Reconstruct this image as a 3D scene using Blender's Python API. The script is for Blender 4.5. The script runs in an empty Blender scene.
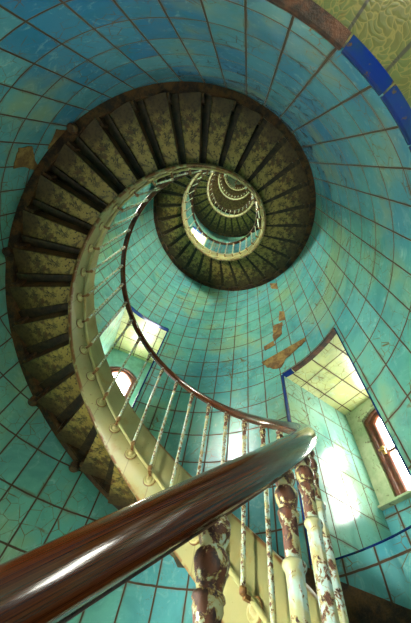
import bpy, bmesh, math, random
from mathutils import Vector, Matrix
random.seed(7)
S = bpy.context.scene
COL = S.collection
# ------------------------------------------------------------------ scale and helix of the tower
U = 1.6            # tower radius in metres
ZF = -1.333        # ground level in radii, relative to the camera
P = 3.0052         # pitch of the stair in radii
ZTOP = 16.6
def W(phi, r, z):
    a = math.radians(phi)
    return Vector((r*math.sin(a)*U, r*math.cos(a)*U, (z-ZF)*U))

# ------------------------------------------------------------------ camera
FPX, ZX, ZY, CX, CY = 290.54, 246.92, 158.54, 205.5, 311.5
Zc = Vector((ZX-CX, ZY-CY, FPX)).normalized()
Yc = (Vector((0, 1, 0))-Zc*Zc.y).normalized()
Xc = Yc.cross(Zc)
if Xc.x < 0: Xc = -Xc
cam_d = bpy.data.cameras.new('camera'); cam = bpy.data.objects.new('camera', cam_d); COL.objects.link(cam)
right = Vector((Xc.x, Yc.x, Zc.x)); down = Vector((Xc.y, Yc.y, Zc.y)); fwd = Vector((Xc.z, Yc.z, Zc.z))
M = Matrix((( right.x, -down.x, -fwd.x, .3806*U), (right.y, -down.y, -fwd.y, -.564*U), (right.z, -down.z, -fwd.z, -ZF*U), (0, 0, 0, 1)))
cam.matrix_world = M
cam_d.sensor_fit = 'VERTICAL'; cam_d.sensor_height = 24; cam_d.lens = FPX/623*24; cam_d.clip_start = .01; cam_d.clip_end = 200
S.camera = cam
# ------------------------------------------------------------------ world, exposure
wd = bpy.data.worlds.new('world'); S.world = wd; wd.use_nodes = True
wd.node_tree.nodes['Background'].inputs[0].default_value = (.6, .75, .9, 1)
wd.node_tree.nodes['Background'].inputs[1].default_value = .6
S.view_settings.view_transform = 'Standard'; S.view_settings.look = 'None'
S.view_settings.exposure = 1.68; S.view_settings.gamma = 1; S.view_settings.use_curve_mapping = False
WINDOW_POWER = 13.0      # recesses near the camera
UPPER_POWER = 110.0      # windows higher up and the lowest one, glow boosted to brighten the tower
FILL_DOOR_POWER = 5.5  # added fill light from below, out of view

# ------------------------------------------------------------------ node helpers
def mat(name, rough=.5, metal=0, coat=0):
    m = bpy.data.materials.new(name); m.use_nodes = True
    b = m.node_tree.nodes['Principled BSDF']
    b.inputs['Roughness'].default_value = rough; b.inputs['Metallic'].default_value = metal
    b.inputs['Coat Weight'].default_value = coat; b.inputs['Coat Roughness'].default_value = .08
    return m, m.node_tree, b
class G:
    def __init__(s, nt): s.nt = nt
    def n(s, t, **k):
        x = s.nt.nodes.new(t)
        for a, v in k.items(): setattr(x, a, v)
        return x
    def set(s, sock, v):
        if isinstance(v, bpy.types.NodeSocket): s.nt.links.new(v, sock)
        elif v is not None: sock.default_value = v
    def m(s, op, a, b=None, c=None, clamp=False):
        x = s.n('ShaderNodeMath', operation=op); x.use_clamp = clamp
        for i, v in enumerate((a, b, c)): 
            if v is not None: s.set(x.inputs[i], v)
        return x.outputs[0]
    def mix(s, f, a, b, bt='MIX'):
        x = s.n('ShaderNodeMix', data_type='RGBA', blend_type=bt)
        s.set(x.inputs[0], f)
        for i, v in ((6, a), (7, b)):
            s.set(x.inputs[i], (*v, 1) if isinstance(v, tuple) and len(v) == 3 else v)
        return x.outputs[2]
    def noise(s, vec, sc, det=4, ro=.6, dist=0):
        x = s.n('ShaderNodeTexNoise'); x.inputs['Scale'].default_value = sc; x.inputs['Detail'].default_value = det
        x.inputs['Roughness'].default_value = ro; x.inputs['Distortion'].default_value = dist
        s.set(x.inputs['Vector'], vec); return x.outputs[0]
    def crack(s, vec, sc, rnd=1):
        x = s.n('ShaderNodeTexVoronoi', feature='DISTANCE_TO_EDGE'); x.inputs['Scale'].default_value = sc
        s.set(x.inputs['Vector'], vec); return x.outputs['Distance']
    def step(s, v, lo, hi, a=0, b=1):
        x = s.n('ShaderNodeMapRange', interpolation_type='SMOOTHSTEP')
        s.set(x.inputs[0], v)
        for i, q in enumerate((lo, hi, a, b)): x.inputs[i+1].default_value = q
        return x.outputs[0]
    def bump(s, h, st, d, b):
        x = s.n('ShaderNodeBump'); x.inputs['Strength'].default_value = st; x.inputs['Distance'].default_value = d
        s.set(x.inputs['Height'], h); s.nt.links.new(x.outputs[0], b.inputs['Normal'])
def tex(g, out='Object'): return g.n('ShaderNodeTexCoord').outputs[out]

def tile_mat(name, c1, c2, c3, stain=(.16, .085, .012), rough=.16, gw=.022, dirt=1.0, grout=(.065, .034, .010), batches=False):
    m, nt, b = mat(name, rough); g = G(nt)
    uv = g.n('ShaderNodeUVMap').outputs[0]; ob = tex(g)
    sp = g.n('ShaderNodeSeparateXYZ'); nt.links.new(uv, sp.inputs[0])
    wob = g.m('MULTIPLY', g.m('SUBTRACT', g.noise(ob, 9, 2), .5), .03)
    u = g.m('ADD', sp.outputs[0], wob); v = g.m('ADD', sp.outputs[1], wob)
    def line(q, w):
        return g.m('SUBTRACT', .5, g.m('ABSOLUTE', g.m('SUBTRACT', g.m('FRACT', q), .5)))
    du, dv = line(u, gw), line(v, gw)
    gm = g.m('MAXIMUM', g.step(du, gw*.55, gw*1.25, 1, 0), g.step(dv, gw*.38, gw*.85, 1, 0))
    cmb = g.n('ShaderNodeCombineXYZ'); g.set(cmb.inputs[0], g.m('FLOOR', u)); g.set(cmb.inputs[1], g.m('FLOOR', v))
    wn = g.n('ShaderNodeTexWhiteNoise', noise_dimensions='3D'); nt.links.new(cmb.outputs[0], wn.inputs[0])
    big = g.noise(ob, .75, 3, .5)
    col = g.mix(g.step(big, .36, .62), c1, c2)
    if batches:
        so = g.n('ShaderNodeSeparateXYZ'); nt.links.new(ob, so.inputs[0])
        wobb = g.m('MULTIPLY', g.m('SUBTRACT', big, .5), 2.2)
        col = g.mix(g.step(g.m('ADD', so.outputs[1], wobb), .2, -1.3, 0, .95), col, (.022, .17, .35))
        col = g.mix(g.step(g.m('ADD', so.outputs[0], wobb), -.5, -1.5, 0, .55), col, (.18, .38, .25))
    col = g.mix(g.m('MULTIPLY', wn.outputs[0], .4), col, c3)
    # veined glass-like cloudiness inside the tiles
    vein = g.noise(ob, 7, 6, .72, 1.8)
    col = g.mix(g.step(vein, .52, .8, 0, .45), col, (.50, .74, .70))
    col = g.mix(g.step(g.noise(ob, 3.2, 5, .6, .8), .3, .55, .38, 0), col, (.03, .16, .17))
    # yellowish dirt and rusty crackle
    d1 = g.step(g.noise(ob, 1.6, 4, .6), .49, .70, 0, .42*dirt)
    col = g.mix(d1, col, (.36, .36, .09))
    ck = g.step(g.crack(ob, 11), .0, .035, 1, 0)
    cm = g.m('MULTIPLY', ck, g.step(g.noise(ob, 2.7, 5, .7), .47, .60, 0, .9*dirt))
    col = g.mix(cm, col, stain)
    ck2 = g.step(g.noise(ob, 24, 6, .75, 2.4), .60, .66, 0, 1)
    cm2 = g.m('MULTIPLY', ck2, g.step(g.noise(ob, 3.4, 3, .6), .48, .60, 0, .9*dirt))
    col = g.mix(cm2, col, stain)
    # dirt gathers along the joints
    nb = g.m('MULTIPLY', g.m('MAXIMUM', g.step(du, gw, .11, 1, 0), g.step(dv, gw, .09, 1, 0)), g.step(g.noise(ob, 5, 5), .45, .7, 0, .55*dirt))
    col = g.mix(nb, col, stain)
    col = g.mix(gm, col, grout)
    nt.links.new(col, b.inputs['Base Color'])
    nt.links.new(g.m('ADD', g.m('MULTIPLY', gm, .6), g.m('ADD', rough, g.m('MULTIPLY', vein, .12))), b.inputs['Roughness'])
    tilt = g.m('MULTIPLY', wn.outputs[0], .0)
    g.bump(g.m('ADD', g.m('MULTIPLY', g.m('SUBTRACT', 1, gm), .5), g.m('MULTIPLY', g.noise(ob, 4.5, 2, .5), .6)), .45, .012, b)
    return m
TILE = tile_mat('glazed_wall_tile', (.070, .31, .37), (.12, .38, .30), (.20, .47, .40), gw=.034, batches=True)
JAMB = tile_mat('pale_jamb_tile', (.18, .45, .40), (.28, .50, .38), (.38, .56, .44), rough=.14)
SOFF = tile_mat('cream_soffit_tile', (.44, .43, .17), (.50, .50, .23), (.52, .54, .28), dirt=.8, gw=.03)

def simple(name, fn, rough=.5, metal=0, coat=0):
    m, nt, b = mat(name, rough, metal, coat); g = G(nt); fn(g, b, tex(g)); return m
def f_iron(g, b, ob):
    base = g.mix(g.step(g.noise(ob, 2.2, 4), .35, .65), (.35, .235, .05), (.21, .17, .04))
    base = g.mix(g.step(g.noise(ob, 13, 7, .78), .47, .58, 0, .9), base, (.035, .026, .007))
    base = g.mix(g.step(g.noise(ob, 5.2, 6, .7, .6), .56, .66, 0, .85), base, (.11, .045, .009))
    base = g.mix(g.step(g.noise(ob, 36, 4, .65), .57, .62, 0, .93), base, (.006, .004, .002))
    # rust and painted-in shade darken the wall end of each step plate
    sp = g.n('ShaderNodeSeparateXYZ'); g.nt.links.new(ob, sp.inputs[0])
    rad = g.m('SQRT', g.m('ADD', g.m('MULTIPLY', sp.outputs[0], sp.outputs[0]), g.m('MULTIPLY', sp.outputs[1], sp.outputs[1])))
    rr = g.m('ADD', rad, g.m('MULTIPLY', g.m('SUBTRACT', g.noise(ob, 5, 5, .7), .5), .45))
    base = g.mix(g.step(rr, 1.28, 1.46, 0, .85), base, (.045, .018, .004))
    g.nt.links.new(base, b.inputs['Base Color'])
    g.bump(g.noise(ob, 30, 5, .7), .5, .004, b)
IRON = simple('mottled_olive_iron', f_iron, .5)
def f_rust(g, b, ob):
    base = g.mix(g.step(g.noise(ob, 9, 6, .75), .4, .62), (.018, .007, .002), (.12, .048, .008))
    base = g.mix(g.step(g.noise(ob, 21, 5, .7), .6, .7, 0, .6), base, (.16, .085, .018))
    g.nt.links.new(base, b.inputs['Base Color']); g.bump(g.noise(ob, 30, 6, .7), .8, .008, b)
RUST = simple('dark_rusty_iron', f_rust, .6)
def f_cream(g, b, ob):
    base = g.mix(g.step(g.noise(ob, 3, 4), .35, .65), (.42, .35, .14), (.34, .33, .14))
    base = g.mix(g.step(g.noise(ob, 4.5, 6, .7), .54, .70, 0, .75), base, (.30, .17, .03))
    base = g.mix(g.step(g.noise(ob, 36, 4, .6), .65, .72, 0, .85), base, (.11, .035, .006))
    g.nt.links.new(base, b.inputs['Base Color']); g.bump(g.noise(ob, 18, 4, .7), .3, .004, b)
CREAM = simple('cream_painted_iron', f_cream, .4)
def f_string(g, b, ob):
    uv = g.n('ShaderNodeUVMap').outputs[0]; sp = g.n('ShaderNodeSeparateXYZ'); g.nt.links.new(uv, sp.inputs[0])
    base = g.mix(g.step(g.noise(ob, 3, 4), .35, .65), (.31, .26, .10), (.25, .24, .10))
    base = g.mix(g.step(g.noise(ob, 5.5, 6, .7), .54, .70, 0, .6), base, (.26, .14, .025))
    d = g.m('SUBTRACT', .5, g.m('ABSOLUTE', g.m('SUBTRACT', g.m('FRACT', sp.outputs[0]), .5)))
    base = g.mix(g.step(d, .010, .028, .35, 0), base, (.07, .03, .008))
    e = g.m('MINIMUM', sp.outputs[1], g.m('SUBTRACT', 1, sp.outputs[1]))
    base = g.mix(g.m('MULTIPLY', g.step(e, .01, .05, 1, 0), g.step(g.noise(ob, 14, 4), .38, .55)), base, (.16, .06, .01))
    base = g.mix(g.step(g.noise(ob, 40, 4, .6), .66, .72, 0, .8), base, (.11, .035, .006))
    g.nt.links.new(base, b.inputs['Base Color']); g.bump(g.noise(ob, 18, 4, .7), .3, .004, b)
STRING = simple('cream_stringer_paint', f_string, .38)
def chipped(name, lo):
    def f(g, b, ob):
        n1 = g.noise(ob, 62, 8, .70, .5)
        mask = g.step(n1, lo, lo+.025)
        paint = g.mix(g.step(g.noise(ob, 30, 3), .42, .6), (.42, .40, .20), (.40, .54, .48))
        rust = g.mix(g.step(g.noise(ob, 60, 4), .4, .62), (.024, .006, .002), (.12, .034, .009))
        edge = g.mix(g.step(n1, lo-.035, lo, 0, .8), paint, (.34, .17, .03))
        g.nt.links.new(g.mix(mask, edge, rust), b.inputs['Base Color'])
        g.nt.links.new(g.step(mask, 0, 1, .22, .6), b.inputs['Roughness'])
        g.bump(g.m('ADD', g.m('MULTIPLY', g.m('SUBTRACT', 1, mask), .6), g.m('MULTIPLY', g.noise(ob, 90, 3), .4)), .7, .0018, b)
    return f
CHIP = simple('chipped_paint_over_rust', chipped('c', .485), .3)
CHIP2 = simple('slightly_chipped_paint', chipped('c', .555), .3)
def f_wood(g, b, ob):
    uv = g.n('ShaderNodeUVMap').outputs[0]
    mp = g.n('ShaderNodeMapping'); mp.inputs['Scale'].default_value = (1.2, 60, 1); g.nt.links.new(uv, mp.inputs[0])
    gr = g.noise(mp.outputs[0], 3, 6, .65, .4)
    base = g.mix(g.step(gr, .35, .7), (.030, .006, .002), (.135, .032, .007))
    base = g.mix(g.step(g.noise(ob, 60, 4, .7), .70, .73, 0, .8), base, (.02, .10, .06))
    g.nt.links.new(base, b.inputs['Base Color']); g.bump(gr, .08, .001, b)
WOOD = simple('varnished_dark_wood', f_wood, .15, 0, .4)
def f_blue(g, b, ob):
    base = g.mix(g.step(g.noise(ob, 8, 4), .4, .65), (.006, .022, .16), (.009, .035, .10))
    base = g.mix(g.step(g.noise(ob, 14, 5, .7), .62, .68, 0, .9), base, (.10, .055, .02))
    g.nt.links.new(base, b.inputs['Base Color'])
BLUE = simple('cobalt_edge_tile', f_blue, .12)
def f_brick(g, b, ob):
    base = g.mix(g.step(g.noise(ob, 12, 6, .7), .4, .62), (.022, .009, .004), (.10, .030, .008))
    g.nt.links.new(base, b.inputs['Base Color']); g.bump(g.noise(ob, 22, 6, .7), 1, .01, b)
BRICK = simple('broken_brown_edge', f_brick, .7)
def f_plaster(g, b, ob):
    base = g.mix(g.step(g.noise(ob, 7, 6, .7), .4, .65), (.13, .06, .012), (.30, .17, .04))
    g.nt.links.new(base, b.inputs['Base Color']); g.bump(g.noise(ob, 25, 6, .7), 1, .01, b)
PLAST = simple('bare_ochre_plaster', f_plaster, .85)
def f_back(g, b, ob):
    base = g.mix(g.step(g.noise(ob, 5, 5, .65), .4, .6), (.48, .50, .30), (.34, .40, .22))
    base = g.mix(g.step(g.noise(ob, 11, 6, .75, .6), .56, .62, 0, .85), base, (.10, .06, .02))
    g.nt.links.new(base, b.inputs['Base Color']); g.bump(g.noise(ob, 16, 4), .4, .006, b)
BACK = simple('mottled_cream_plaster', f_back, .6)
def f_frame(g, b, ob):
    base = g.mix(g.step(g.noise(ob, 10, 6, .7), .4, .65), (.075, .014, .006), (.19, .045, .012))
    g.nt.links.new(base, b.inputs['Base Color']); g.bump(g.noise(ob, 25, 4), .3, .003, b)
FRAME = simple('red_brown_window_paint', f_frame, .35)
PALE = simple('pale_teal_paint', lambda g, b, ob: g.nt.links.new(g.mix(g.step(g.noise(ob, 7, 5), .4, .65), (.30, .60, .55), (.22, .46, .40)), b.inputs['Base Color']), .45)
def f_amber(g, b, ob):
    base = g.mix(g.step(g.noise(ob, 14, 6, .75), .38, .62), (.10, .035, .008), (.30, .15, .035))
    g.nt.links.new(base, b.inputs['Base Color']); g.bump(g.noise(ob, 40, 5, .7), .6, .004, b)
AMBER = simple('amber_rust', f_amber, .5)
BRASS = simple('old_brass', lambda g, b, ob: g.nt.links.new(g.mix(g.noise(ob, 30, 3), (.30, .16, .04), (.5, .36, .12)), b.inputs['Base Color']), .35, .8)
def f_rough(g, b, ob):
    ck = g.n('ShaderNodeTexVoronoi', feature='SMOOTH_F1'); ck.inputs['Scale'].default_value = 13
    wv = g.n('ShaderNodeMixRGB') if False else None
    v = g.n('ShaderNodeVectorMath', operation='ADD'); nn = g.n('ShaderNodeTexNoise'); nn.inputs['Scale'].default_value = 6
    sc = g.n('ShaderNodeVectorMath', operation='SCALE'); sc.inputs['Scale'].default_value = .35
    g.nt.links.new(ob, nn.inputs['Vector']); g.nt.links.new(nn.outputs[1], sc.inputs[0]); g.nt.links.new(ob, v.inputs[0]); g.nt.links.new(sc.outputs[0], v.inputs[1])
    e = g.crack(v.outputs[0], 26)
    uv = g.n('ShaderNodeUVMap').outputs[0]; sp = g.n('ShaderNodeSeparateXYZ'); g.nt.links.new(uv, sp.inputs[0])
    ds = [g.m('SUBTRACT', .5, g.m('ABSOLUTE', g.m('SUBTRACT', g.m('FRACT', sp.outputs[i]), .5))) for i in (0, 1)]
    base = g.mix(g.step(g.noise(ob, 3, 4), .4, .6), (.105, .098, .025), (.09, .11, .034))
    base = g.mix(g.step(e, .0, .10, .75, 0), base, (.22, .17, .048))
    base = g.mix(g.step(g.noise(ob, 6, 5), .58, .66, 0, .6), base, (.14, .07, .015))
    base = g.mix(g.m('MAXIMUM', g.step(ds[0], .02, .04, .9, 0), g.step(ds[1], .02, .04, .9, 0)), base, (.04, .035, .03))
    g.nt.links.new(base, b.inputs['Base Color']); g.bump(e, .3, .005, b)
TEXT = simple('textured_olive_soffit_glass_tile', f_rough, .3)
def f_stone(g, b, ob):
    g.nt.links.new(g.mix(g.noise(ob, 4, 5), (.10, .09, .06), (.2, .19, .14)), b.inputs['Base Color'])
STONE = simple('grey_stone', f_stone, .6)
def pane_mat(nm, pw):
    pm = bpy.data.materials.new(nm); pm.use_nodes = True; _b = pm.node_tree.nodes['Principled BSDF']
    _b.inputs['Base Color'].default_value = (.9, .95, .95, 1); _b.inputs['Roughness'].default_value = .3
    _b.inputs['Emission Color'].default_value = (.95, .97, .86, 1); _b.inputs['Emission Strength'].default_value = pw
    return pm
pane_m, pane_up, pane_fill = pane_mat('daylit_frosted_glass', WINDOW_POWER), pane_mat('boosted_frosted_glass', UPPER_POWER), pane_mat('fill_door_glow', FILL_DOOR_POWER)  # boosted upper panes and added door panes serve as fill light

# ------------------------------------------------------------------ mesh helpers
def link(name, bm, m, parent=None, smooth=False, loc=None):
    me = bpy.data.meshes.new(name); bm.normal_update(); bm.to_mesh(me); bm.free()
    if smooth:
        for p in me.polygons: p.use_smooth = True
    me.materials.append(m)
    o = bpy.data.objects.new(name, me); COL.objects.link(o)
    if parent: o.parent = parent
    return o
def empty(name, loc):
    o = bpy.data.objects.new(name, None); COL.objects.link(o); o.location = loc; o.empty_display_size = .1; return o
def tag(o, label=None, cat=None, group=None, kind=None):
    for k, v in (('label', label), ('category', cat), ('group', group), ('kind', kind)):
        if v: o[k] = v
    return o
def face(bm, vs, uvs=None):
    f = bm.faces.new(vs)
    if uvs:
        l = bm.loops.layers.uv.verify()
        for lp, q in zip(f.loops, uvs): lp[l].uv = q
    return f
def poly(bm, pts, uvs=None): return face(bm, [bm.verts.new(p) for p in pts], uvs)
def box(bm, c, x, y, z, hx, hy, hz, bev=0):
    vs = [bm.verts.new(c+x*(hx*i)+y*(hy*j)+z*(hz*k)) for i in (-1, 1) for j in (-1, 1) for k in (-1, 1)]
    fs = [bm.faces.new([vs[i] for i in q]) for q in ((0, 1, 3, 2), (4, 6, 7, 5), (0, 4, 5, 1), (2, 3, 7, 6), (0, 2, 6, 4), (1, 5, 7, 3))]
    bmesh.ops.recalc_face_normals(bm, faces=fs)
    if bev: bmesh.ops.bevel(bm, geom=list({e for f in fs for e in f.edges}), offset=bev, segments=2, profile=.5, affect='EDGES')
def lathe(bm, prof, seg=20, origin=Vector((0, 0, 0)), closed=True):
    rings = []
    for r, z in prof:
        rings.append([bm.verts.new(origin+Vector((r*math.cos(2*math.pi*i/seg), r*math.sin(2*math.pi*i/seg), z))) for i in range(seg)])
    for a, b in zip(rings, rings[1:]):
        for i in range(seg):
            j = (i+1) % seg; bm.faces.new((a[i], a[j], b[j], b[i]))
    if closed: bm.faces.new(list(reversed(rings[0]))); bm.faces.new(rings[-1])
    bmesh.ops.recalc_face_normals(bm, faces=bm.faces[:])
def sweep(path, prof, bm, frames, closed=True, uvscale=1):
    """path: points; frames: (radial, up) per point; prof: list of (a, b)."""
    rings = [[bm.verts.new(p+fr[0]*a+fr[1]*b) for a, b in prof] for p, fr in zip(path, frames)]
    n = len(prof); d = 0; uvl = bm.loops.layers.uv.verify()
    for k in range(len(path)-1):
        d2 = d+(path[k+1]-path[k]).length
        for i in range(n):
            j = (i+1) % n
            f = bm.faces.new((rings[k][i], rings[k][j], rings[k+1][j], rings[k+1][i]))
            for lp, q in zip(f.loops, ((d, i/n), (d, (i+1)/n), (d2, (i+1)/n), (d2, i/n))): lp[uvl].uv = q
        d = d2
    bm.faces.new(list(reversed(rings[0]))); bm.faces.new(rings[-1])
    bmesh.ops.recalc_face_normals(bm, faces=bm.faces[:])
def hz(h, th): return h+P*th/360
def helix_sweep(r, hfun, th0, th1, dth, prof, bm):
    path, fr = [], []
    n = int(round((th1-th0)/dth))
    for i in range(n+1):
        th = th0+(th1-th0)*i/n
        p = W(-th, r, hfun(th)); path.append(p)
        q = W(-th-.5, r, hfun(th+.5)); t = (q-p).normalized()
        rad = W(-th, 1, ZF).normalized()
        up = rad.cross(t); up = up if up.z > 0 else -up
        fr.append((rad, up.normalized()))
    sweep(path, prof, bm, fr)
def helical_plate(r0, r1, h0, h1, th0, th1, dth, bm, tex12=True):
    """vertical curved plate between radii r0..r1 and helix heights h0..h1, uv u=theta/12 v=0..1"""
    n = int(round((th1-th0)/dth)); rings = []
    uvl = bm.loops.layers.uv.verify()
    for i in range(n+1):
        th = th0+(th1-th0)*i/n
        rings.append((th, [bm.verts.new(W(-th, r, hz(h, th))) for r, h in ((r0, h0), (r0, h1), (r1, h1), (r1, h0))]))
    vv = (0, 1, 1, 0)
    for (ta, a), (tb, b) in zip(rings, rings[1:]):
        for i in range(4):
            j = (i+1) % 4
            f = bm.faces.new((a[i], a[j], b[j], b[i]))
            for lp, q in zip(f.loops, ((ta/12, vv[i]), (ta/12, vv[j]), (tb/12, vv[j]), (tb/12, vv[i]))): lp[uvl].uv = q
    bm.faces.new(rings[0][1]); bm.faces.new(list(reversed(rings[-1][1])))
    bmesh.ops.recalc_face_normals(bm, faces=bm.faces[:])

# ------------------------------------------------------------------ the tower wall with its window niches
# (front phi low, front phi high, axis direction, depth plane, sill z, top z)
NICHES = []
def win_phi(i): return {0: 141.0, 1: 52.6, 2: -37.9}.get(i, ((51.5-90*(i-1)+180) % 360)-180)
def win_top(i): return {0: .966, 1: 1.625, 2: 2.445}.get(i, 2.445+.7513*(i-2)+(.85 if i > 4 else .1))
for i in range(-1, 19):
    pc = win_phi(i); hw = 13.75 if i < 3 else 10.5
    zt = win_top(i)
    D = 1.55; ax = pc
    if i == 2: ax = pc+11; D = 1.5
    if i == 0: hw = 19
    NICHES.append(dict(i=i, p0=pc-hw, p1=pc+hw, ax=ax, D=D, z0=zt-1.066, z1=zt))
TP0 = .334
def uvw(phi, z): return ((phi-TP0)/7.5, (z-.70)/.19)
def frange(a, b, s):
    n = max(1, int(round((b-a)/s))); return [a+(b-a)*k/n for k in range(n+1)]
bm = bmesh.new()
phis = set(round(-180+2.5*k, 4) for k in range(145))
zs = set(round(z, 4) for z in frange(ZF, ZTOP, .5))
for nc in NICHES:
    for p in (nc['p0'], nc['p1']):
        phis.add(round(((p+180) % 360)-180, 4))
    zs.add(round(nc['z0'], 4)); zs.add(round(nc['z1'], 4))
phis = sorted(phis); zs = sorted(zs)
vg = {}
for a, p in enumerate(phis[:-1]):
    for c, z in enumerate(zs): vg[a, c] = bm.verts.new(W(p, 1, z))
na = len(phis)-1
for a in range(na):
    pm = (phis[a]+phis[a+1])/2
    for c in range(len(zs)-1):
        zm = (zs[c]+zs[c+1])/2; hole = False
        for nc in NICHES:
            pcen = (nc['p0']+nc['p1'])/2; d = ((pm-pcen+180) % 360)-180
            if abs(d) < (nc['p1']-nc['p0'])/2 and nc['z0'] < zm < nc['z1']: hole = True; break
        if hole: continue
        b2 = (a+1) % na
        f = face(bm, [vg[a, c], vg[a, c+1], vg[b2, c+1], vg[b2, c]],
             [uvw(phis[a], zs[c]), uvw(phis[a], zs[c+1]), uvw(phis[a+1], zs[c+1]), uvw(phis[a+1], zs[c])])
wall = link('wall_tower', bm, TILE, smooth=True); tag(wall, 'round tower wall lined with glazed blue-green tiles', kind='structure')
# floor and top
bm = bmesh.new(); poly(bm, [W(p, 1.02, ZF) for p in range(180, -180, -5)]); o = link('floor', bm, STONE); tag(o, 'stone floor at the foot of the tower', kind='structure')
bm = bmesh.new(); poly(bm, [W(p, 1.02, ZTOP) for p in range(-180, 180, 5)]); o = link('ceiling', bm, BACK); tag(o, 'plaster ceiling at the top of the tower', kind='structure')

def niche(nc, num):
    i = nc['i']; p0, p1, ax, D, z0, z1 = (nc[k] for k in ('p0', 'p1', 'ax', 'D', 'z0', 'z1'))
    a = math.radians(ax); n = Vector((math.sin(a), math.cos(a))); t = Vector((math.cos(a), -math.sin(a)))
    def C(phi): q = math.radians(phi); return Vector((math.sin(q), math.cos(q)))
    def V(q, z): return Vector((q.x*U, q.y*U, (z-ZF)*U))
    F0, F1 = C(p0), C(p1)
    B0 = F0+n*(D-F0.dot(n)); B1 = F1+n*(D-F1.dot(n))
    t0, t1 = B1.dot(t), B0.dot(t)      # phi grows with t
    if t0 > t1: t0, t1 = t1, t0; BL, BR, FL, FR = B0, B1, F0, F1
    else: BL, BR, FL, FR = B1, B0, F1, F0
    name = 'wall_alcove'
    root = empty('wall_alcove_%d' % num, V((F0+F1)*.5, z0)); tag(root, 'tile-lined window recess in the tower wall', kind='structure')
    inv = Matrix.Translation(-root.location)
    def L(nm, bm, m, parent=root, smooth=False):
        o = link(nm, bm, m, parent, smooth)
        if parent is root: o.matrix_parent_inverse = inv
        return o
    # jambs
    for nm, F, B in (('jamb', FL, BL), ('jamb', FR, BR)):
        ln = (B-F).length; bm = bmesh.new()
        poly(bm, [V(F, z0), V(B, z0), V(B, z1), V(F, z1)], [(0, (z0-.7)/.19), (ln/.16, (z0-.7)/.19), (ln/.16, (z1-.7)/.19), (0, (z1-.7)/.19)])
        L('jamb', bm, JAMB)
    # soffit and sill ledge
    arc = [C(p0+(p1-p0)*k/12) for k in range(13)]
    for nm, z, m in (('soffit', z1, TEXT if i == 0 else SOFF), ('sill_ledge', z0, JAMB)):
        pts = [FL]+[q for q in (arc[1:-1] if (arc[1]-FL).length < (arc[-2]-FL).length else arc[-2:0:-1])]+[FR, BR, BL]
        s = .165
        if i == 0 and nm == 'soffit':
            bm = bmesh.new()
            for k in range(12):
                qs = [(C(p0+(p1-p0)*kk/12), p0+(p1-p0)*kk/12) for kk in (k, k+1)]
                def out(q, e): return q*(1+e*(D/q.dot(n)-1))
                for e0, e1 in ((0, .5), (.5, 1)):
                    cs = [(qs[0], e0), (qs[1], e0), (qs[1], e1), (qs[0], e1)]
                    poly(bm, [V(out(q[0], e), z) for q, e in cs], [((q[1]-TP0)/7.5, (out(q[0], e).length-1)/.34) for q, e in cs])
            L(nm, bm, m); continue
        bm = bmesh.new()
        poly(bm, [V(q, z) for q in pts], [((q.dot(t)+.02)/s, (q.dot(n)+.02)/s) for q in pts])
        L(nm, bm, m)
    # window wall at the back
    tc = (BL.dot(t)+BR.dot(t))/2
    if i == 2: tc += .0
    wl, wr = tc-.142, tc+.142
    zb, zsprg, zap = (z1-.64, z1-.115, z1-.075) if i != 2 else (z1-.85, z1-.29, z1-.20)
    if i == 2: wl, wr = tc-.185, tc+.175
    def Q(tt, z, d=0): return V(n*(D+d)+t*tt, z)
    tl, tr = BL.dot(t), BR.dot(t)
    bm = bmesh.new()
    top = [(wl+(wr-wl)*k/8, zsprg+(zap-zsprg)*(1-((k-4)/4)**2)) for k in range(9)]
    poly(bm, [Q(tl, zb), Q(wl, zb), Q(wl, zsprg), Q(wl, z1), Q(tl, z1)])
    poly(bm, [Q(wr, zb), Q(tr, zb), Q(tr, z1), Q(wr, z1), Q(wr, zsprg)])
    for (ta, za), (tb, zbb) in zip(top, top[1:]): poly(bm, [Q(ta, za), Q(tb, zbb), Q(tb, z1), Q(ta, z1)])
    # reveals of the opening
    ring = [(wl, zb), (wr, zb)]+top[::-1]
    for (ta, za), (tb, zbb) in zip(ring, ring[1:]+ring[:1]): poly(bm, [Q(ta, za), Q(tb, zbb), Q(tb, zbb, .1), Q(ta, za, .1)])
    L('back_wall', bm, PALE if i == 2 else BACK)
    bm = bmesh.new(); poly(bm, [Q(tl, z0), Q(tr, z0), Q(tr, zb), Q(tl, zb)], [(tl/.16, 0), (tr/.16, 0), (tr/.16, (zb-z0)/.19), (tl/.16, (zb-z0)/.19)])
    L('apron', bm, TILE)
    N3, T3, Z3 = Vector((n.x, n.y, 0)), Vector((t.x, t.y, 0)), Vector((0, 0, 1))
    bm = bmesh.new(); box(bm, Q((tl+tr)/2, zb-.004, -.012), T3, N3, Z3, (tr-tl)/2*U*.995, .022*U, .006*U, .004); L('window_ledge', bm, BACK)
    # the window
    win = empty('window_%d' % num, Q(tc, zb, .03)); 
    tag(win, 'small arched window with red-brown frame set deep in its recess', kind='structure')
    winv = Matrix.Translation(-win.location)
    def LW(nm, bm, m, parent=None):
        o = link(nm, bm, m, parent or win)
        if parent is None: o.matrix_parent_inverse = winv
        return o
    fw = .066
    bm = bmesh.new()
    def ringpts(ins, sl): 
        o = [(wl+ins, zb+ins*.6), (wr-ins, zb+ins*.6)]
        for k in range(8, -1, -1):
            tt = wl+ins+(wr-wl-2*ins)*k/8
            o.append((tt, zsprg-ins*sl+(zap-zsprg)*(1-((k-4)/4)**2)))
        return o
    prs = [(0, .0), (.012, -.012), (.030, -.012), (.036, .0), (.058, -.002), (fw, .008), (fw, .04), (0, .04)]
    rings = [[bm.verts.new(Q(a_, b_, .02+d)) for a_, b_ in ringpts(ins, .8)] for ins, d in prs]
    m_ = len(rings[0])
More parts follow.
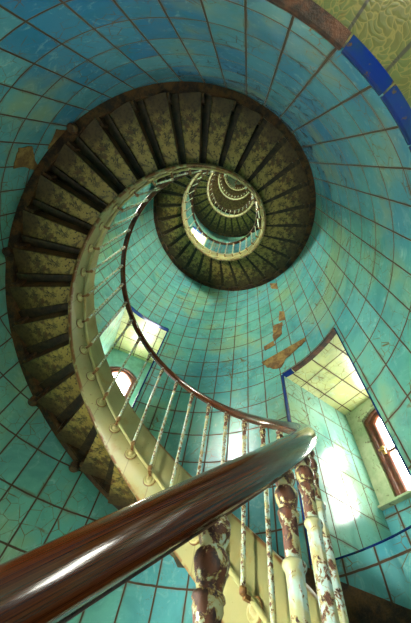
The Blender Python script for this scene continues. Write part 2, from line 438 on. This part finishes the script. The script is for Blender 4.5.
    for ra, rb in zip(rings, rings[1:]+rings[:1]):
        for k in range(m_):
            j = (k+1) % m_; bm.faces.new((ra[k], ra[j], rb[j], rb[k]))
    bmesh.ops.recalc_face_normals(bm, faces=bm.faces[:])
    LW('window_frame', bm, FRAME)
    bm = bmesh.new(); box(bm, Q(tc, (zb+zap)/2-.01, .04), T3, N3, Z3, (.142-fw+.004)*U, .012*U, .0085*U, .003); LW('glazing_bar', bm, FRAME)
    pts = ringpts(fw-.004, .8); zm = (zb+zap)/2-.01
    lo = [(pts[0][0], pts[0][1]), (pts[1][0], pts[1][1]), (pts[1][0], zm), (pts[0][0], zm)]
    hi = [(pts[0][0], zm), (pts[1][0], zm)]+pts[2:]
    for pp in (lo, hi):
        bm = bmesh.new()
        fr_ = [bm.verts.new(Q(x, z, .045)) for x, z in pp]; bk = [bm.verts.new(Q(x, z, .052)) for x, z in pp]
        bm.faces.new(fr_); bm.faces.new(list(reversed(bk)))
        for k in range(len(pp)): j = (k+1) % len(pp); bm.faces.new((fr_[k], fr_[j], bk[j], bk[k]))
        bmesh.ops.recalc_face_normals(bm, faces=bm.faces[:])
        LW('pane', bm, pane_m if i in (0, 1, 2) else pane_up)
    if i in (1, 2, 0):
        bm = bmesh.new(); c0 = Q(wl+fw*.8, zm+.0, .0)
        box(bm, c0, T3, N3, Z3, .010*U, .006*U, .024*U, .004); box(bm, c0-N3*.012*U, T3, N3, Z3, .022*U, .005*U, .006*U, .003)
        LW('latch', bm, BRASS)
    # edge trims along jambs and lintel
    def trim(pts, m, nm, w=.026, pr=.006):
        # pts: list of (phi, z) along the edge; L-shaped bullnose proud of the wall
        bm = bmesh.new(); rings = []
        for q, (fx, fz) in pts:
            # q phi,z ; (fx,fz) direction away from opening in wall surface (phi-direction, z-direction)
            ph, z = q; deg = math.degrees(w)
            def wp(r, s): return W(ph+fx*deg*s, r, z+fz*w*s)
            rings.append([bm.verts.new(wp(*rs)) for rs in ((1.03, -.12), (1.0, -.12), (.9945, .05), (.9935, .5), (.9945, .9), (1.0, 1.0), (1.03, 1.0))])
        for ra, rb in zip(rings, rings[1:]):
            for k in range(6): bm.faces.new((ra[k], ra[k+1], rb[k+1], rb[k]))
        bm.faces.new(rings[0]); bm.faces.new(list(reversed(rings[-1])))
        bmesh.ops.recalc_face_normals(bm, faces=bm.faces[:])
        return L(nm, bm, m)
    mid = lambda a_, b_, nn: [a_+(b_-a_)*k/nn for k in range(nn+1)]
    zz = mid(z0, z1, 4)
    trim([((p1, z), (1, 0)) for z in zz], BLUE, 'edge_trim', .005 if i == 1 else .012)
    trim([((p0, z), (-1, 0)) for z in zz], BLUE, 'edge_trim', .016 if i == 1 else .012)
    if i == 0:
        trim([((p, z1), (0, 1)) for p in mid(142.3, p1, 8)], BRICK, 'broken_lintel_edge', .015)
        for a_, b_ in ((p0, 124.5), (124.8, 133.3), (133.6, 142.0)): trim([((p, z1), (0, 1)) for p in mid(a_, b_, 5)], BLUE, 'edge_trim', .015)
    elif i == 1:
        trim([((p, z1), (0, 1)) for p in mid(p0+4.5, p1, 10)], BRICK, 'broken_lintel_edge', .011)
        trim([((p, z1), (0, 1)) for p in mid(p0, p0+4.2, 3)], BLUE, 'edge_trim', .014)
    else:
        trim([((p, z1), (0, 1)) for p in mid(p0, p1, 10)], BLUE, 'edge_trim', .012)
    trim([((p, z0), (0, -1)) for p in mid(p0, p1, 10)], BLUE, 'edge_trim', .004)
for num, nc in enumerate(NICHES, 1): niche(nc, num)

# added out-of-view door at the tower foot, glowing panes fill from below
door = empty('fill_door_1', W(-70, .99, ZF)); tag(door, 'added unseen door with glowing panes, fill light from below', kind='structure')
dn = (W(-70, 1, ZF)-W(-70, 0, ZF)).normalized(); dt = Vector((dn.y, -dn.x, 0)); Z3 = Vector((0, 0, 1)); dI = Matrix.Translation(-door.location)
def DL(nm, bm, m): o = link(nm, bm, m, door); o.matrix_parent_inverse = dI; return o
for s_ in (-1, 1):
    bm = bmesh.new(); box(bm, W(-70, .95, ZF)+dt*s_*.60+Z3*1.05, dt, dn, Z3, .05, .05, 1.05, .01); DL('fill_door_post', bm, FRAME)
for h_ in (.05, .75, 2.12):
    bm = bmesh.new(); box(bm, W(-70, .95, ZF)+Z3*h_, dt, dn, Z3, .55, .03, .05, .01); DL('fill_door_rail', bm, FRAME)
for a_, b_ in ((.10, .70), (.80, 2.07)):
    bm = bmesh.new(); box(bm, W(-70, .95, ZF)+Z3*(a_+b_)/2, dt, dn, Z3, .55, .006, (b_-a_)/2); DL('fill_door_pane', bm, pane_fill)

# scars where tiles have fallen off: rough polygons in (phi, z), real thin relief on the wall
def scar(pts, nm='bare_plaster_patch', m=None, depth=.004):
    bm = bmesh.new(); pts2 = []
    for (a, b), (c, d) in zip(pts, pts[1:]+pts[:1]):
        n = max(2, int(max(abs(c-a)/1.2, abs(d-b)/.03)))
        for k in range(n):
            j = .35 if k else .1
            pts2.append((a+(c-a)*k/n+random.uniform(-j, j), b+(d-b)*k/n+random.uniform(-j, j)*.02))
    fr = [bm.verts.new(W(p, 1-depth, z)) for p, z in pts2]; bk = [bm.verts.new(W(p, 1.01, z)) for p, z in pts2]
    f = bm.faces.new(fr)
    for k in range(len(fr)): j = (k+1) % len(fr); bm.faces.new((fr[k], fr[j], bk[j], bk[k]))
    bmesh.ops.triangulate(bm, faces=[f]); bmesh.ops.recalc_face_normals(bm, faces=bm.faces[:])
    return link(nm, bm, m or PLAST, wall)
for pts in (
    [(40.658, 3.255), (45.917, 3.097), (44.917, 2.954), (40.879, 3.102)],
    [(43.07, 2.486), (45.761, 2.423), (45.43, 2.271), (41.916, 2.324)],
    [(38.278, 2.307), (43.396, 2.272), (42.12, 2.107), (36.929, 2.065), (36.923, 2.166)],
    [(31.578, 2.076), (36.75, 2.082), (37.436, 2.011), (32.02, 2.013)],
    [(29.691, 1.88), (36.768, 1.81), (40.35, 1.873), (47.464, 1.853), (52.812, 1.835), (52.536, 1.797), (46.086, 1.788), (41.253, 1.777), (38.54, 1.71), (36.273, 1.727), (32.045, 1.788)],
    [(-133.254, 1.506), (-133.866, 1.601), (-130.231, 1.645), (-126.381, 1.73), (-125.864, 1.69), (-127.414, 1.598), (-126.755, 1.52)],
    [(-140.473, 1.729), (-140.576, 1.824), (-135.786, 1.818), (-133.325, 1.742), (-136.895, 1.743)]):
    scar(pts)

# ------------------------------------------------------------------ the stair
K0, K1 = -20, 150
RISE = P/30
T0, T1 = 12*K0+6, 12*K1+18
stair = empty('spiral_staircase', Vector((0, 0, 0)))
tag(stair, 'spiral staircase of mottled iron steps winding up inside the round tiled tower', 'staircase')
def wedge(bm, r0, r1, za, zb, th0, th1, n=5, ref=0):
    lo, hi = [], []
    for r in (r0, r1):
        for k in range(n+1):
            th = th0+(th1-th0)*k/n
            p = W(-th, r, ZF); lo.append(bm.verts.new((p.x, p.y, za*U))); hi.append(bm.verts.new((p.x, p.y, zb*U)))
    m = n+1
    for k in range(n):
        bm.faces.new((lo[k], lo[k+1], lo[m+k+1], lo[m+k])); bm.faces.new((hi[k], hi[m+k], hi[m+k+1], hi[k+1]))
        bm.faces.new((lo[k], hi[k], hi[k+1], lo[k+1])); bm.faces.new((lo[m+k], lo[m+k+1], hi[m+k+1], hi[m+k]))
    bm.faces.new((lo[0], lo[m], hi[m], hi[0])); bm.faces.new((lo[n], hi[n], hi[m+n], lo[m+n]))
    bmesh.ops.recalc_face_normals(bm, faces=bm.faces[:])
RI, RO = .558, .945
def tread_bm():
    bm = bmesh.new(); wedge(bm, RI, RO, RISE-.012, RISE, -.7, 12.4, 6)      # tread slab with nosing
    return bm
def riser_bm():
    bm = bmesh.new(); wedge(bm, RI, RO, -.004, RISE-.012, -.25, .35, 1); return bm
def shade_strip_bm():
    bm = bmesh.new(); wedge(bm, RI, RO, RISE-.030, RISE-.0125, .36, 3.7, 3); return bm  # added dark strip that paints the shade behind each riser
def lip_bm():
    bm = bmesh.new(); wedge(bm, RI, RO, -.011, -.004, -.5, .25, 1); return bm
def cleat_bm():
    bm = bmesh.new(); wedge(bm, RO-.05, RO, .006, RISE-.012, .36, 1.3, 1); return bm
bmt = {}
def mesh_of(nm, bm, m):
    me = bpy.data.meshes.new(nm); bm.normal_update(); bm.to_mesh(me); bm.free(); me.materials.append(m); return me
DARK = simple('painted_step_shade', lambda g, b, ob: g.nt.links.new(g.mix(g.step(g.noise(ob, 12, 6, .75), .4, .65), (.012, .008, .002), (.06, .034, .008)), b.inputs['Base Color']), .6)  # near-black colour for the shade painted under the treads
me_b = mesh_of('shade_strip', shade_strip_bm(), DARK)
me_l = mesh_of('riser_lip', lip_bm(), AMBER)
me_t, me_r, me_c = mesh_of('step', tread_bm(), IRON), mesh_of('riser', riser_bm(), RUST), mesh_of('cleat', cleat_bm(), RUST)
def step_at(k):
    rot = math.radians(12*k+6); z = hz(.622, 12*k+6)-ZF
    return rot, z*U
def merge(names_me, ks, place, nm, m, parent):
    bm = bmesh.new()
    for k in ks:
        rot, z = place(k); Mx = Matrix.Translation((0, 0, z)) @ Matrix.Rotation(rot, 4, 'Z')
        for me in names_me:
            n0 = len(bm.verts); bm.from_mesh(me); bm.verts.ensure_lookup_table()
            bmesh.ops.transform(bm, matrix=Mx, verts=bm.verts[n0:])
    return link(nm, bm, m, parent)
for k in range(K0, K0+100):
    rot, z = step_at(k)
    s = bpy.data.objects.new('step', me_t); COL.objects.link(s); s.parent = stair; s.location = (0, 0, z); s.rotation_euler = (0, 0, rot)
    for nm, me in (('riser', me_r), ('cleat', me_c), ('riser_lip', me_l), ('shade_strip', me_b)):
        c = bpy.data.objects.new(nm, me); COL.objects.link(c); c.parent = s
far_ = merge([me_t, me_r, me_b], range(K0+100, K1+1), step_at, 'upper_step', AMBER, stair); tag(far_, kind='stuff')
bm = bmesh.new(); helical_plate(.5417, .560, .577, .839, T0, T1, 3, bm)
tag(link('inner_stringer', bm, STRING, stair, True), 'cream painted inner stringer')
bm = bmesh.new(); helical_plate(.945, .962, .645, .855, T0, T1, 3, bm)
helical_plate(.950, .998, .640, .655, T0, T1, 3, bm)
tag(link('outer_stringer', bm, RUST, stair), 'dark rusty outer stringer')
for th in (32.4, 55.0, 101, 143):
    bm = bmesh.new(); p = W(-th, .972, hz(.622, th)); rad = W(-th, 1, ZF).normalized()
    tg = Vector((-rad.y, rad.x, 0)); 
    lathe(bm, [(.03, .0), (.042, .012), (.042, .055), (.03, .07)], 12)
    bmesh.ops.transform(bm, matrix=Matrix.Translation(p-Vector((0, 0, .05))), verts=bm.verts[:])
    link('wall_bolt', bm, RUST, stair)
bpy.context.view_layer.update()

# ------------------------------------------------------------------ the railing
rail = empty('stair_railing', Vector((0, 0, 0)))
tag(rail, 'brown wooden handrail on thin cream balusters with rusty collars beside the stair', 'railing')
def rail_h(th): return 1.2209+2.932*min(th, 200)/360+P*max(0, th-200)/360-.003*min(1, max(0, (-100-th)/30))
RR = .4995
prof = []
for k in range(14):
    a = math.pi*(-.12+1.24*k/13)
    prof.append((.0178*U*math.cos(a), .0168*U*math.sin(a)))
prof += [(-.0150*U, -.0098*U), (-.0105*U, -.0125*U), (.0105*U, -.0125*U), (.0150*U, -.0098*U)]
bm = bmesh.new(); helix_sweep(RR, rail_h, -214, T1-20, 2, prof, bm)
link('handrail', bm, WOOD, rail, True)
bm = bmesh.new(); pr = [(.009*U, -.0120*U), (-.009*U, -.0120*U), (-.009*U, -.0138*U), (.009*U, -.0138*U)]
helix_sweep(RR, rail_h, -214, T1-20, 3, pr, bm)
link('core_rail', bm, RUST, rail)
bm = bmesh.new(); c6 = [(.0072*U*math.cos(math.pi*k/4), .0072*U*math.sin(math.pi*k/4)) for k in range(8)]
helix_sweep(.526, lambda th: hz(.700, th), T0+10, T1-20, 3, c6, bm)
link('guide_rod', bm, CREAM, rail, True)
# one baluster, local z measured down from the handrail
R_ = U
orn = [(.0070, -.012), (.0072, -.0145), (.0092, -.017), (.0107, -.0205), (.0110, -.024), (.0102, -.0285), (.0086, -.032), (.0078, -.0335), (.0082, -.035),
       (.0105, -.0375), (.0112, -.041), (.0104, -.046), (.0088, -.051), (.0076, -.0545), (.0074, -.0555), (.0094, -.0565), (.0098, -.0585), (.0086, -.060), (.0090, -.0625), (.0078, -.066), (.0070, -.070), (.0068, -.093)]
shaft = [(.0070, -.093), (.0078, -.094), (.0096, -.0952), (.0099, -.0975), (.0092, -.0995), (.0075, -.102), (.0070, -.11), (.0066, -.30), (.0062, -.52)]
def mk(pf, seg):
    bm = bmesh.new(); lathe(bm, [(r*R_, z*R_) for r, z in pf], seg)
    return bm
def sm(me):
    for p in me.polygons: p.use_smooth = True
    return me
me_sh = sm(mesh_of('baluster', mk([shaft[0]]+shaft[1:], 14), CHIP2))
me_or = sm(mesh_of('finial_ornament', mk(orn, 20), CHIP))
# socket: knuckle under the shaft and rosette on the stringer face (local +x points towards the tower wall)
bm = bmesh.new()
lathe(bm, [(.004*R_, -.514*R_), (.0085*R_, -.517*R_), (.0098*R_, -.523*R_), (.0085*R_, -.530*R_), (.004*R_, -.533*R_)], 14)
box(bm, Vector((.022*R_, 0, -.533*R_)), Vector((1, 0, 0)), Vector((0, 1, 0)), Vector((0, 0, 1)), .019*R_, .005*R_, .005*R_)
me_kn = mesh_of('knuckle', bm, AMBER)
bm = bmesh.new()
lathe(bm, [(.020*R_, 0), (.0235*R_, .003*R_), (.0225*R_, .007*R_), (.0165*R_, .008*R_), (.0150*R_, .0045*R_), (.0105*R_, .0045*R_), (.009*R_, .011*R_), (.004*R_, .013*R_)], 18)
bmesh.ops.transform(bm, matrix=Matrix.Translation((.0385*R_, 0, -.548*R_)) @ Matrix.Rotation(math.radians(-90), 4, 'Y'), verts=bm.verts[:])
me_ro = sm(mesh_of('rosette', bm, CREAM))
bm = bmesh.new()
lathe(bm, [(.0262*R_, 0), (.0262*R_, .0025*R_), (.0230*R_, .0040*R_), (.0225*R_, 0)], 20)
bmesh.ops.transform(bm, matrix=Matrix.Translation((.0386*R_, 0, -.548*R_)) @ Matrix.Rotation(math.radians(-90), 4, 'Y'), verts=bm.verts[:])
me_rr = sm(mesh_of('rosette_rim', bm, AMBER))
bths = [-206, -192, -180, -168, -157.5, -147, -134.0, -123.2, -115.6, -110.5]+[12*k for k in range(-8, K1-2)]
def bal_at(th):
    p = W(-th, RR, rail_h(th)); ang = math.radians(90+th)
    return p, ang
bal0 = bths[:100]
for th in bal0:
    p, ang = bal_at(th)
    o = bpy.data.objects.new('baluster', me_sh); COL.objects.link(o); o.parent = rail; o.location = p; o.rotation_euler = (0, 0, ang)
    for nm, me in (('ornament', me_or), ('knuckle', me_kn), ('rosette', me_ro), ('rosette_rim', me_rr)):
        c = bpy.data.objects.new(nm, me); COL.objects.link(c); c.parent = o
def merge_bal():
    bm = bmesh.new()
    for th in bths[100:]:
        p, ang = bal_at(th); Mx = Matrix.Translation(p) @ Matrix.Rotation(ang, 4, 'Z')
        for me in (me_sh, me_or, me_ro):
            n0 = len(bm.verts); bm.from_mesh(me); bm.verts.ensure_lookup_table(); bmesh.ops.transform(bm, matrix=Mx, verts=bm.verts[n0:])
    return link('upper_baluster', bm, CREAM, rail)
tag(merge_bal(), kind='stuff')
